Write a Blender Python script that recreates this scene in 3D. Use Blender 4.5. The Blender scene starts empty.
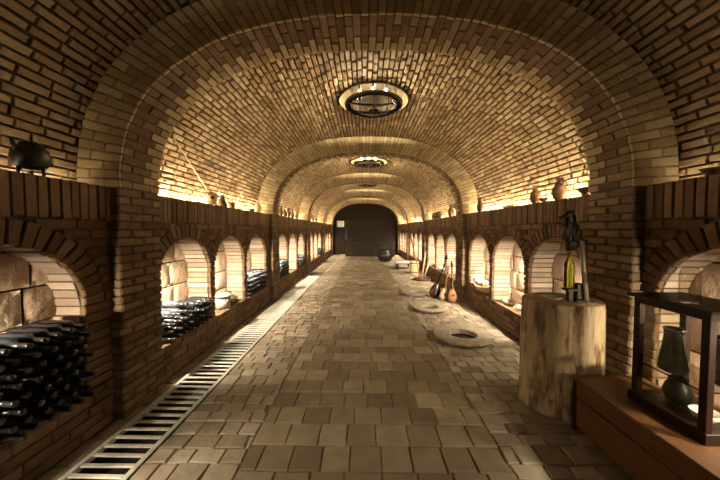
import bpy, math, random
from mathutils import Vector, Matrix
random.seed(7)
S = bpy.context.scene
COL = S.collection
R = math.radians

# ------------------------------------------------------------------ camera, world, exposure
E = 1.50                                   # eye height
cam_d = bpy.data.cameras.new('camera'); cam_d.sensor_width = 36; cam_d.lens = 14.0
cam_d.clip_start = 0.02
cam = bpy.data.objects.new('camera', cam_d); COL.objects.link(cam)
cam.location = (0, 0, E)
cam.rotation_euler = (R(90 - 2.05), 0, R(0.82))
S.camera = cam
w = bpy.data.worlds.new('world'); S.world = w; w.use_nodes = True
w.node_tree.nodes['Background'].inputs[0].default_value = (1.0, 0.72, 0.45, 1)
w.node_tree.nodes['Background'].inputs[1].default_value = 0.008
S.view_settings.view_transform = 'Standard'
S.view_settings.look = 'None'
S.view_settings.gamma = 1.0
S.view_settings.use_curve_mapping = False
S.view_settings.exposure = 0.0
try:
    S.cycles.use_denoising = True
    S.cycles.max_bounces = 12; S.cycles.diffuse_bounces = 2
    S.cycles.sample_clamp_indirect = 4.0
except Exception:
    pass

# light levels (the lamps themselves are built with what holds them)
LED_W = {0: 3.5, 1: 47.0, 2: 45.0, 3: 46.0, 4: 48.0}       # emission of the strips along the ledges
NICHE_W = 31.0
BULB_W = {0: 85.0, 1: 210.0, 2: 300.0, 3: 280.0, 4: 220.0}

# ------------------------------------------------------------------ layout
XC = 0.07            # corridor axis
HW = 2.04            # half width to the niche walls
PP = 0.08            # pier projection
LEDGE_Z0, LEDGE_Z1 = 1.575, 1.83
VA, VB, VN = 2.28, 1.58, 2.35      # vault half width, rise, exponent
RA, RB = HW - PP, 1.28             # rib intrados
Y_RIB, RIB_D, PERIOD = 2.14, 0.44, 3.66
Y_END = 17.25
SILL, NR, SPR = 0.35, 0.455, 0.96   # niche sill, radius, springing
NPITCH, NFIRST = 1.02, 0.50        # from the pier front to the first niche
RING = 0.15
BAYS = range(0, 5)
Y_START = Y_RIB - PERIOD + RIB_D   # -1.08

def bay_y(b): return Y_RIB + (b - 1) * PERIOD          # front of the pier that opens bay b (b=1 -> 2.14)
def niche_y(b, i, s_=-1): return bay_y(b) + NFIRST + i * NPITCH + ((0.11 if b == 0 else 0.05) if s_ > 0 else 0.0)

# ------------------------------------------------------------------ materials
def new_mat(name):
    m = bpy.data.materials.new(name); m.use_nodes = True
    nt = m.node_tree; b = nt.nodes['Principled BSDF']
    return m, nt, b
def ramp(nt, stops):
    n = nt.nodes.new('ShaderNodeValToRGB')
    while len(n.color_ramp.elements) < len(stops): n.color_ramp.elements.new(0.5)
    for e, (p, c) in zip(n.color_ramp.elements, stops):
        e.position = p; e.color = (*c, 1)
    return n
def mottled(name, stops, nscale=9, bump=0.25, bscale=60, rough=0.85, island=True, spec=0.25, dist=0.01):
    """per-piece colour from its island, broken up with noise, fine bump"""
    m, nt, b = new_mat(name)
    L = nt.links.new
    tc = nt.nodes.new('ShaderNodeTexCoord')
    n1 = nt.nodes.new('ShaderNodeTexNoise'); n1.inputs['Scale'].default_value = nscale; n1.inputs['Detail'].default_value = 5
    L(tc.outputs['Object'], n1.inputs['Vector'])
    geo = nt.nodes.new('ShaderNodeNewGeometry')
    mix = nt.nodes.new('ShaderNodeMath'); mix.operation = 'MULTIPLY_ADD'
    mix.inputs[1].default_value = 0.55 if island else 0.0
    L(geo.outputs['Random Per Island'], mix.inputs[0])
    sc = nt.nodes.new('ShaderNodeMath'); sc.operation = 'MULTIPLY'; sc.inputs[1].default_value = 0.45 if island else 1.0
    L(n1.outputs['Fac'], sc.inputs[0]); L(sc.outputs[0], mix.inputs[2])
    r = ramp(nt, stops); L(mix.outputs[0], r.inputs[0])
    L(r.outputs[0], b.inputs['Base Color'])
    n2 = nt.nodes.new('ShaderNodeTexNoise'); n2.inputs['Scale'].default_value = bscale; n2.inputs['Detail'].default_value = 6
    L(tc.outputs['Object'], n2.inputs['Vector'])
    bp = nt.nodes.new('ShaderNodeBump'); bp.inputs['Strength'].default_value = bump; bp.inputs['Distance'].default_value = dist
    L(n2.outputs['Fac'], bp.inputs['Height']); L(bp.outputs[0], b.inputs['Normal'])
    b.inputs['Roughness'].default_value = rough
    b.inputs['Specular IOR Level'].default_value = spec
    return m
def plain(name, col, rough=0.5, metal=0.0, spec=0.5, nscale=12, var=0.25, bump=0.1, trans=0.0, stretch=None):
    m, nt, b = new_mat(name); L = nt.links.new
    tc = nt.nodes.new('ShaderNodeTexCoord')
    n1 = nt.nodes.new('ShaderNodeTexNoise'); n1.inputs['Scale'].default_value = nscale; n1.inputs['Detail'].default_value = 4
    if stretch:
        mp = nt.nodes.new('ShaderNodeMapping'); mp.inputs['Scale'].default_value = stretch
        L(tc.outputs['Object'], mp.inputs[0]); L(mp.outputs[0], n1.inputs['Vector'])
    else:
        L(tc.outputs['Object'], n1.inputs['Vector'])
    r = ramp(nt, [(0.25, tuple(c * (1 - var) for c in col)), (0.75, tuple(min(1, c * (1 + var)) for c in col))])
    L(n1.outputs['Fac'], r.inputs[0]); L(r.outputs[0], b.inputs['Base Color'])
    if bump:
        bp = nt.nodes.new('ShaderNodeBump'); bp.inputs['Strength'].default_value = bump; bp.inputs['Distance'].default_value = 0.01
        L(n1.outputs['Fac'], bp.inputs['Height']); L(bp.outputs[0], b.inputs['Normal'])
    b.inputs['Roughness'].default_value = rough; b.inputs['Metallic'].default_value = metal
    b.inputs['Specular IOR Level'].default_value = spec
    b.inputs['Transmission Weight'].default_value = trans
    return m
def emit(name, col, s):
    m, nt, b = new_mat(name)
    b.inputs['Base Color'].default_value = (*col, 1)
    b.inputs['Emission Color'].default_value = (*col, 1); b.inputs['Emission Strength'].default_value = s
    return m

M = {}
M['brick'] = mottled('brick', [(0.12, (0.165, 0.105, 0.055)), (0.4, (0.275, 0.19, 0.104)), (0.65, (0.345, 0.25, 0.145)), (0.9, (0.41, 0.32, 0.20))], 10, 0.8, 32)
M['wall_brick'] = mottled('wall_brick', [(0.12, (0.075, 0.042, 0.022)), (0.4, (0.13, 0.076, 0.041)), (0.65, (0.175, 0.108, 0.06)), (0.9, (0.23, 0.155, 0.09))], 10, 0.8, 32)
M['pier_shaded_soffit_brick'] = mottled('pier_shaded_soffit_brick', [(0.12, (0.092, 0.055, 0.028)), (0.4, (0.16, 0.102, 0.054)), (0.65, (0.21, 0.14, 0.077)), (0.9, (0.27, 0.195, 0.115))], 10, 0.8, 32)
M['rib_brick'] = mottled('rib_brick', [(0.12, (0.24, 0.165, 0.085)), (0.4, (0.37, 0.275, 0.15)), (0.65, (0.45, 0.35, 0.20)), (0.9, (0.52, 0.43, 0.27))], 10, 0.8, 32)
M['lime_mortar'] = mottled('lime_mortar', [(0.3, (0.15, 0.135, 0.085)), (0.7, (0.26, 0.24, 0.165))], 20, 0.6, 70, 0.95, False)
M['niche_brick'] = mottled('niche_brick', [(0.12, (0.22, 0.155, 0.11)), (0.4, (0.33, 0.25, 0.185)), (0.65, (0.42, 0.33, 0.25)), (0.9, (0.52, 0.43, 0.34))], 10, 0.9, 28)
M['mortar'] = mottled('mortar', [(0.3, (0.058, 0.044, 0.028)), (0.7, (0.115, 0.092, 0.062))], 20, 0.6, 90, 0.95, False)
M['stone'] = mottled('stone_block', [(0.15, (0.36, 0.25, 0.17)), (0.5, (0.55, 0.41, 0.29)), (0.85, (0.66, 0.53, 0.40))], 5, 0.7, 18, 0.8, True, 0.3, 0.02)
M['stone_joint'] = plain('stone_joint', (0.06, 0.04, 0.03), 0.9)
M['paver'] = mottled('floor_paver', [(0.15, (0.165, 0.125, 0.08)), (0.42, (0.235, 0.19, 0.122)), (0.65, (0.30, 0.25, 0.168)), (0.9, (0.46, 0.40, 0.285))], 7, 0.6, 26, 0.62, True, 0.35)
M['cobble'] = mottled('floor_cobble', [(0.12, (0.19, 0.155, 0.11)), (0.45, (0.30, 0.25, 0.18)), (0.7, (0.39, 0.335, 0.25)), (0.92, (0.52, 0.45, 0.345))], 9, 0.9, 22, 0.6, True, 0.35)
M['grout'] = mottled('floor_grout', [(0.3, (0.17, 0.135, 0.09)), (0.7, (0.25, 0.2, 0.14))], 20, 0.6, 70, 0.9, False)
M['trench'] = plain('trench_concrete', (0.025, 0.022, 0.018), 0.9)
M['steel'] = plain('pale_steel', (0.68, 0.66, 0.57), 0.45, 0.1, 0.5, 25, 0.2, 0.1)
M['glass_dark'] = plain('dark_bottle_glass', (0.024, 0.030, 0.038), 0.25, 0, 0.6, 30, 0.3, 0.0)
M['foil'] = plain('bottle_foil', (0.012, 0.010, 0.010), 0.35, 0.0, 0.5, 30, 0.2, 0.0)
M['iron'] = plain('dark_bronze', (0.022, 0.024, 0.018), 0.42, 0.5, 0.5, 20, 0.4, 0.1)
M['black_metal'] = plain('black_metal', (0.012, 0.011, 0.010), 0.35, 0.4, 0.5, 20, 0.3, 0.05)
M['chrome'] = plain('polished_steel', (0.62, 0.60, 0.55), 0.12, 1.0, 0.5, 6, 0.05, 0.0)
M['grey_metal'] = plain('brushed_steel', (0.60, 0.56, 0.48), 0.35, 0.8, 0.5, 30, 0.1, 0.0)
M['brass'] = plain('shaft_lining', (0.045, 0.032, 0.016), 0.6, 0.0, 0.5, 15, 0.2, 0.05)
M['dark_wood'] = plain('dark_stained_wood', (0.018, 0.007, 0.004), 0.45, 0, 0.2, 6, 0.4, 0.1, 0, (1, 1, 12))
M['end_wood'] = plain('blackened_wood', (0.02, 0.014, 0.009), 0.7, 0, 0.1, 5, 0.45, 0.2, 0, (9, 1, 0.7))
M['bench_wood'] = plain('bench_wood', (0.13, 0.06, 0.024), 0.5, 0, 0.3, 5, 0.35, 0.1, 0, (9, 0.8, 9))
M['pale_wood'] = plain('pale_wood', (0.55, 0.40, 0.23), 0.6, 0, 0.3, 8, 0.25, 0.1, 0, (6, 6, 1))
M['brown_wood'] = plain('brown_wood', (0.30, 0.14, 0.06), 0.35, 0, 0.5, 6, 0.35, 0.05, 0, (8, 8, 1))
M['red_wood'] = plain('dark_red_wood', (0.04, 0.013, 0.007), 0.25, 0, 0.5, 6, 0.35, 0.03, 0, (8, 8, 1))
M['clay'] = plain('fired_clay', (0.17, 0.10, 0.055), 0.75, 0, 0.25, 14, 0.3, 0.15)
M['dark_clay'] = plain('dark_clay', (0.075, 0.045, 0.028), 0.7, 0, 0.3, 14, 0.35, 0.15)
M['pale_clay'] = plain('pale_clay', (0.42, 0.32, 0.21), 0.7, 0, 0.3, 14, 0.2, 0.1)
M['grey_stone'] = plain('grey_stone', (0.36, 0.34, 0.30), 0.75, 0, 0.3, 16, 0.25, 0.3)
M['ring_stone'] = plain('ring_stone', (0.35, 0.305, 0.23), 0.7, 0, 0.3, 22, 0.3, 0.5)
M['pit'] = plain('jar_inside', (0.03, 0.022, 0.016), 0.7, 0, 0.3, 14, 0.3, 0.1)
M['wool'] = plain('raw_wool', (0.72, 0.66, 0.58), 0.95, 0, 0.1, 40, 0.15, 0.8)
M['white'] = plain('white_glaze', (0.72, 0.70, 0.66), 0.35, 0, 0.5, 10, 0.06, 0.0)
M['paper'] = plain('paper', (0.80, 0.78, 0.72), 0.8, 0, 0.2, 4, 0.04, 0.0)
M['gourd'] = plain('dried_gourd', (0.52, 0.38, 0.22), 0.5, 0, 0.4, 8, 0.25, 0.05)
def glass(name, col, rough=0.03):
    m, nt, b = new_mat(name)
    b.inputs['Base Color'].default_value = (*col, 1); b.inputs['Roughness'].default_value = rough
    b.inputs['Transmission Weight'].default_value = 1.0; b.inputs['IOR'].default_value = 1.45
    return m
def thin_pane(name, edge=0.7, base=0.03):
    m, nt, b = new_mat(name); L = nt.links.new
    out = nt.nodes['Material Output']
    tr = nt.nodes.new('ShaderNodeBsdfTransparent'); tr.inputs[0].default_value = (0.93, 0.92, 0.88, 1)
    gl = nt.nodes.new('ShaderNodeBsdfGlossy'); gl.inputs['Roughness'].default_value = 0.03
    lw = nt.nodes.new('ShaderNodeLayerWeight'); lw.inputs[0].default_value = 0.5
    pw = nt.nodes.new('ShaderNodeMath'); pw.operation = 'POWER'; pw.inputs[1].default_value = 5.0; L(lw.outputs['Facing'], pw.inputs[0])
    fr = nt.nodes.new('ShaderNodeMath'); fr.operation = 'MULTIPLY_ADD'; fr.inputs[1].default_value = edge; fr.inputs[2].default_value = base; fr.use_clamp = True; L(pw.outputs[0], fr.inputs[0])
    mx = nt.nodes.new('ShaderNodeMixShader')
    L(fr.outputs[0], mx.inputs[0]); L(tr.outputs[0], mx.inputs[1]); L(gl.outputs[0], mx.inputs[2]); L(mx.outputs[0], out.inputs[0])
    return m
M['clear_glass'] = glass('clear_glass', (0.95, 0.95, 0.92))
M['green_glass'] = glass('green_glass', (0.62, 0.72, 0.12))
M['pane'] = thin_pane('glass_pane')
M['thin_glass'] = thin_pane('blown_glass', 1.6, 0.07)
M['bottle_green'] = plain('dark_green_glass', (0.007, 0.010, 0.004), 0.1, 0, 0.7, 10, 0.2, 0.0)
def bark_mat():
    m, nt, b = new_mat('stump_wood'); L = nt.links.new
    tc = nt.nodes.new('ShaderNodeTexCoord'); mp = nt.nodes.new('ShaderNodeMapping'); mp.inputs['Scale'].default_value = (3.2, 3.2, 0.8)
    L(tc.outputs['Object'], mp.inputs[0])
    n = nt.nodes.new('ShaderNodeTexNoise'); n.inputs['Scale'].default_value = 3.0; n.inputs['Detail'].default_value = 8; n.inputs['Roughness'].default_value = 0.65
    L(mp.outputs[0], n.inputs['Vector'])
    r = ramp(nt, [(0.33, (0.10, 0.05, 0.022)), (0.43, (0.27, 0.175, 0.085)), (0.50, (0.54, 0.42, 0.25)), (0.70, (0.68, 0.57, 0.38))])
    L(n.outputs['Fac'], r.inputs[0]); L(r.outputs[0], b.inputs['Base Color'])
    mp2 = nt.nodes.new('ShaderNodeMapping'); mp2.inputs['Scale'].default_value = (30, 30, 2.5)
    L(tc.outputs['Object'], mp2.inputs[0])
    n2 = nt.nodes.new('ShaderNodeTexNoise'); n2.inputs['Scale'].default_value = 1.2; n2.inputs['Detail'].default_value = 6
    L(mp2.outputs[0], n2.inputs['Vector'])
    bp = nt.nodes.new('ShaderNodeBump'); bp.inputs['Strength'].default_value = 0.9; bp.inputs['Distance'].default_value = 0.03
    L(n2.outputs['Fac'], bp.inputs['Height']); L(bp.outputs[0], b.inputs['Normal'])
    b.inputs['Roughness'].default_value = 0.75
    return m
M['stump'] = bark_mat()
def rings_mat():
    m, nt, b = new_mat('stump_end_grain'); L = nt.links.new
    tc = nt.nodes.new('ShaderNodeTexCoord'); wv = nt.nodes.new('ShaderNodeTexWave'); wv.wave_type = 'RINGS'; wv.rings_direction = 'Z'
    wv.inputs['Scale'].default_value = 9; wv.inputs['Distortion'].default_value = 2.5
    L(tc.outputs['Object'], wv.inputs['Vector'])
    r = ramp(nt, [(0.2, (0.30, 0.20, 0.11)), (0.8, (0.46, 0.33, 0.19))]); L(wv.outputs['Fac'], r.inputs[0]); L(r.outputs[0], b.inputs['Base Color'])
    b.inputs['Roughness'].default_value = 0.7
    return m
M['end_grain'] = rings_mat()

# ------------------------------------------------------------------ mesh helpers
def jit(a): return random.uniform(-a, a)
class Geo:
    J = 0.0022          # how far brick corners stray
    def __init__(s): s.v = []; s.f = []; s.m = []; s.sm = []
    def add(s, vs, fs, mi=0, smooth=False):
        o = len(s.v); s.v += [tuple(p) for p in vs]
        for f in fs: s.f.append(tuple(i + o for i in f)); s.m.append(mi); s.sm.append(smooth)
    def quad(s, a, b, c, d, mi=0): s.add([a, b, c, d], [(0, 1, 2, 3)], mi)
    def prism(s, q, D, depth, bev=0.005, mi=0):
        """a brick: front quad q, pushed back along D by depth, front arris rounded off"""
        q = [Vector(p) + Vector((jit(s.J), jit(s.J), jit(s.J))) for p in q]; D = Vector(D)
        c = sum(q, Vector()) / 4
        a = [p + (c - p).normalized() * bev * 1.4 for p in q]
        m_ = [p + D * bev for p in q]; bk = [p + D * depth for p in q]
        vs = a + m_ + bk
        fs = [(0, 1, 2, 3)]
        for i in range(4):
            j = (i + 1) % 4
            fs.append((i, i + 4, j + 4, j)); fs.append((i + 4, i + 8, j + 8, j + 4))
        fs.append((11, 10, 9, 8))
        s.add(vs, fs, mi)
    def box(s, x0, x1, y0, y1, z0, z1, mi=0, bev=0):
        if bev:
            b = bev; ax = [(x0, x1), (y0, y1), (z0, z1)]
            import itertools
            vs = []; idx = {}
            for corner in itertools.product((0, 1), repeat=3):
                for k in range(3):
                    p = []
                    for d in range(3):
                        val = ax[d][corner[d]]
                        if d != k: val += b if corner[d] == 0 else -b
                        p.append(val)
                    idx[(corner, k)] = len(vs); vs.append(p)
            fs = []
            for k in range(3):
                u, w_ = [d for d in range(3) if d != k]
                for sgn in (0, 1):
                    cs = []
                    for (i, j) in ((0, 0), (1, 0), (1, 1), (0, 1)):
                        c = [0, 0, 0]; c[k] = sgn; c[u] = i; c[w_] = j; cs.append(idx[(tuple(c), k)])
                    fs.append(cs)
            for k in range(3):
                u, w_ = [d for d in range(3) if d != k]
                for i in (0, 1):
                    for j in (0, 1):
                        c0 = [0, 0, 0]; c0[u] = i; c0[w_] = j; c1 = list(c0); c1[k] = 1
                        c0 = tuple(c0); c1 = tuple(c1)
                        fs.append([idx[(c0, u)], idx[(c1, u)], idx[(c1, w_)], idx[(c0, w_)]])
            for corner in itertools.product((0, 1), repeat=3):
                fs.append([idx[(corner, k)] for k in range(3)])
            s.add(vs, fs, mi)
        else:
            vs = [(x, y, z) for z in (z0, z1) for y in (y0, y1) for x in (x0, x1)]
            s.add(vs, [(0, 2, 3, 1), (4, 5, 7, 6), (0, 1, 5, 4), (2, 6, 7, 3), (0, 4, 6, 2), (1, 3, 7, 5)], mi)
    def lathe(s, prof, seg=28, mi=0, c=(0, 0, 0), smooth=True, sx=1.0, sy=1.0, wob=0.0):
        vs = []; fs = []
        ph = [random.uniform(0, 6.28) for _ in range(3)]
        for (r, z) in prof:
            for i in range(seg):
                a = 2 * math.pi * i / seg
                k = 1 + wob * (math.sin(2 * a + ph[0]) * 0.5 + math.sin(3 * a + ph[1]) * 0.35 + math.sin(5 * a + ph[2] + z * 2) * 0.25)
                vs.append((c[0] + r * k * sx * math.cos(a), c[1] + r * k * sy * math.sin(a), c[2] + z))
        for j in range(len(prof) - 1):
            for i in range(seg):
                i2 = (i + 1) % seg
                fs.append((j * seg + i, j * seg + i2, (j + 1) * seg + i2, (j + 1) * seg + i))
        if prof[0][0] > 1e-4: fs.append(tuple(range(seg - 1, -1, -1)))
        if prof[-1][0] > 1e-4: fs.append(tuple((len(prof) - 1) * seg + i for i in range(seg)))
        s.add(vs, fs, mi, smooth)
    def tube(s, pts, r, seg=10, mi=0, smooth=True, closed=False):
        pts = [Vector(p) for p in pts]; n = len(pts)
        rs = r if isinstance(r, (list, tuple)) else [r] * n
        vs = []; fs = []
        up = None
        for k in range(n):
            if closed: t = pts[(k + 1) % n] - pts[k - 1]
            else: t = pts[min(k + 1, n - 1)] - pts[max(k - 1, 0)]
            t.normalize()
            if up is None:
                up = Vector((0, 0, 1)) if abs(t.z) < 0.9 else Vector((1, 0, 0))
            u = (up - t * up.dot(t)).normalized(); up = u; v_ = t.cross(u)
            for i in range(seg):
                a = 2 * math.pi * i / seg
                vs.append(pts[k] + (u * math.cos(a) + v_ * math.sin(a)) * rs[k])
        kk = n if closed else n - 1
        for k in range(kk):
            k2 = (k + 1) % n
            for i in range(seg):
                i2 = (i + 1) % seg
                fs.append((k * seg + i, k * seg + i2, k2 * seg + i2, k2 * seg + i))
        if not closed:
            fs.append(tuple(range(seg - 1, -1, -1))); fs.append(tuple((n - 1) * seg + i for i in range(seg)))
        s.add(vs, fs, mi, smooth)
    def build(s, name, mats, parent=None, fix=False):
        me = bpy.data.meshes.new(name); me.from_pydata(s.v, [], s.f)
        for m in (mats if isinstance(mats, (list, tuple)) else [mats]): me.materials.append(m)
        me.polygons.foreach_set('material_index', s.m); me.polygons.foreach_set('use_smooth', s.sm)
        if fix or len(s.v) < 6000:
            import bmesh
            bm = bmesh.new(); bm.from_mesh(me); bmesh.ops.recalc_face_normals(bm, faces=bm.faces); bm.to_mesh(me); bm.free()
        me.update()
        o = bpy.data.objects.new(name, me); COL.objects.link(o)
        if parent: o.parent = parent
        return o
def structure(o): o['kind'] = 'structure'; return o
def tag(o, label, cat, group=None, kind=None):
    o['label'] = label; o['category'] = cat
    if group: o['group'] = group
    if kind: o['kind'] = kind
    return o
def empty(name, loc, label, cat, group=None, rz=0, rot=None):
    o = bpy.data.objects.new(name, None); COL.objects.link(o)
    o.location = loc; o.rotation_euler = rot if rot else (0, 0, rz); o.empty_display_size = 0.1
    return tag(o, label, cat, group)
def copy_tree(o, parent=None):
    c = o.copy(); COL.objects.link(c)
    if parent: c.parent = parent
    for ch in list(o.children): copy_tree(ch, c)
    return c

def arch(a, b, n, count):
    """points along a superelliptic arch from the left springing to the right, evenly spaced"""
    N = 3000; pts = []
    for i in range(N + 1):
        t = math.pi * (1 - i / N)
        c, s_ = math.cos(t), math.sin(t)
        pts.append((math.copysign(abs(c) ** (2 / n), c) * a, abs(s_) ** (2 / n) * b))
    L = [0]
    for i in range(N): L.append(L[-1] + math.dist(pts[i], pts[i + 1]))
    out = []; j = 0
    for k in range(count + 1):
        d = L[-1] * k / count
        while j < N - 1 and L[j + 1] < d: j += 1
        f = (d - L[j]) / max(1e-9, L[j + 1] - L[j])
        out.append((pts[j][0] + (pts[j + 1][0] - pts[j][0]) * f, pts[j][1] + (pts[j + 1][1] - pts[j][1]) * f))
    return out, L[-1]
def P3(p, y): return Vector((XC + p[0], y, LEDGE_Z1 + p[1]))
def jit(a): return random.uniform(-a, a)

# ------------------------------------------------------------------ vault (ceiling)
HOLE_R = 0.50
HX = 0.07            # the openings sit a little right of the axis
def hole_y(b): return (bay_y(b) + RIB_D + bay_y(b + 1)) / 2
def build_vault():
    g = Geo()
    _, Ltot = arch(VA, VB, VN, 4)
    rows = int(round(Ltot / 0.0625))
    pts, _ = arch(VA, VB, VN, rows)
    bpts, _ = arch(VA + 0.024, VB + 0.024, VN, 180)
    for b in BAYS:
        y0 = bay_y(b) + RIB_D - 0.02; y1 = min(bay_y(b + 1) + 0.02, Y_END)
        hy = hole_y(b)
        ny = 44
        for i in range(len(bpts) - 1):
            for k in range(ny):
                ya = y0 + (y1 - y0) * k / ny; yb = y0 + (y1 - y0) * (k + 1) / ny
                cx = (bpts[i][0] + bpts[i + 1][0]) / 2
                if bpts[i][1] > 1 and math.hypot(cx - HX, (ya + yb) / 2 - hy) < HOLE_R + 0.03: continue
                g.quad(P3(bpts[i], ya), P3(bpts[i + 1], ya), P3(bpts[i + 1], yb), P3(bpts[i], yb), 1)
        for k in range(rows):
            p, q = pts[k], pts[k + 1]
            t = Vector((q[0] - p[0], 0, q[1] - p[1])).normalized()
            nrm = Vector((t.z, 0, -t.x))                  # points into the room
            y = y0 - random.uniform(0, 0.17) if k % 2 else y0 - 0.09 + jit(0.05)
            while y < y1:
                ln = 0.172 + jit(0.022)
                a, e = max(y, y0), min(y + ln, y1)
                y += ln + 0.019
                if e - a < 0.03: continue
                cx = (p[0] + q[0]) / 2
                pieces = [(a, e)]
                if p[1] > 1.3 and abs(cx - HX) < HOLE_R + 0.03:
                    hw = math.sqrt(max(0, (HOLE_R + 0.03) ** 2 - (cx - HX) ** 2))
                    pieces = []
                    if a < hy - hw: pieces.append((a, min(e, hy - hw)))
                    if e > hy + hw: pieces.append((max(a, hy + hw), e))
                for (a2, e2) in pieces:
                    if e2 - a2 < 0.02: continue
                    off = nrm * jit(0.005); gp = t * (0.0065 + random.uniform(0, 0.004))
                    A = P3(p, a2) + gp + off; B = P3(q, a2) - gp + off; Cc = P3(q, e2) - gp + off; D = P3(p, e2) + gp + off
                    A += nrm * jit(0.002); Cc += nrm * jit(0.002)
                    g.prism([A, B, Cc, D], -nrm, 0.03, 0.009, 0)
    return structure(g.build('ceiling', [M['brick'], M['mortar']]))
build_vault()

# ------------------------------------------------------------------ ribs with their piers
def build_rib(b, idx):
    y0 = bay_y(b); y1 = y0 + RIB_D
    g = Geo()
    _, Li = arch(RA, RB, VN, 4)
    n = int(round(Li / 0.064))
    I, _ = arch(RA, RB, VN, n); O, _ = arch(VA + 0.01, VB + 0.01, VN, n)
    def at(k, s_): 
        i = min(int(k), n - 1); f = k - i
        ip = (I[i][0] + (I[i + 1][0] - I[i][0]) * f, I[i][1] + (I[i + 1][1] - I[i][1]) * f)
        op = (O[i][0] + (O[i + 1][0] - O[i][0]) * f, O[i][1] + (O[i + 1][1] - O[i][1]) * f)
        return (ip[0] + (op[0] - ip[0]) * s_, ip[1] + (op[1] - ip[1]) * s_)
    for k in range(n):
        gk = 0.10 + jit(0.03)
        # backing
        for (sa, sb) in ((0.03, 1.0),):
            a, b_, c, d = at(k, sa), at(k + 1, sa), at(k + 1, sb), at(k, sb)
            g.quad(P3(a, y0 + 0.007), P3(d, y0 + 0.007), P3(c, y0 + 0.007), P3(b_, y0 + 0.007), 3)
            g.quad(P3(a, y1 - 0.012), P3(b_, y1 - 0.012), P3(c, y1 - 0.012), P3(d, y1 - 0.012), 1)
            g.quad(P3(a, y0 + 0.012), P3(b_, y0 + 0.012), P3(b_, y1 - 0.012), P3(a, y1 - 0.012), 1)
        split = (0.66 if k % 2 else 0.34) + jit(0.02)
        for (ya, D, dep) in ((y0, (0, 1, 0), 0.10), (y1, (0, -1, 0), 0.10)):
            for (sa, sb) in ((split + 0.02, 0.995),):
                q = [P3(at(k + gk, sa), ya), P3(at(k + 1 - gk, sa), ya), P3(at(k + 1 - gk, sb), ya), P3(at(k + gk, sb), ya)]
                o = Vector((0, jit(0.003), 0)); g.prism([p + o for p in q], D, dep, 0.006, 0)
        cuts = [0, 0.025, 0.25, RIB_D] if k % 2 else [0, 0.025, 0.125, 0.325, RIB_D]
        for ci in range(len(cuts) - 1):
            ya = y0 + cuts[ci] + (0.006 if ci > 1 else 0.0005 if ci else 0); yb = y0 + cuts[ci + 1] - (0.006 if 0 < ci < len(cuts) - 2 else 0)
            so = jit(0.012) if ci != 1 else so
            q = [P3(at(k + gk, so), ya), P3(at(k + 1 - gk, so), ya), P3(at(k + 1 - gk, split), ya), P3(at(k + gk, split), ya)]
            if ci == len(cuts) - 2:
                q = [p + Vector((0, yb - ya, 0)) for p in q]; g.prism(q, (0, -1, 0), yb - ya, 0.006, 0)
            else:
                g.prism(q, (0, 1, 0), yb - ya, 0.006, 2 if ci else 0)  # soffit bricks coloured darker than the rib front, shade put into the colour
    # piers
    rows = 28; h = LEDGE_Z1 / rows
    for s_ in (-1, 1):
        xi = XC + s_ * RA; xo = XC + s_ * (HW + 0.03)
        xa, xb = sorted((xi + s_ * 0.012, xo))
        g.box(xa, xb, y0 + 0.012, y1 - 0.012, 0, LEDGE_Z1, 1)
        for r in range(rows):
            z0 = r * h + 0.006; z1 = (r + 1) * h - 0.006
            cuts = [0, 0.235, RIB_D] if r % 2 else [0, 0.115, 0.345, RIB_D]
            for ci in range(len(cuts) - 1):
                ya = y0 + cuts[ci] + (0.006 if ci else jit(0.005)); yb = y0 + cuts[ci + 1] - (0.006 if ci < len(cuts) - 2 else jit(0.005))
                o = Vector((s_ * jit(0.006), 0, jit(0.003)))
                q = [Vector((xi, ya, z0)), Vector((xi, yb, z0)), Vector((xi, yb, z1)), Vector((xi, ya, z1))]
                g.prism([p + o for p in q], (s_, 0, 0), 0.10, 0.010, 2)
    return structure(g.build('trim_%d' % idx, [M['rib_brick'], M['mortar'], M['pier_shaded_soffit_brick'], M['lime_mortar']]))
for i, b in enumerate(range(1, 6)): build_rib(b, i + 1)

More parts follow.
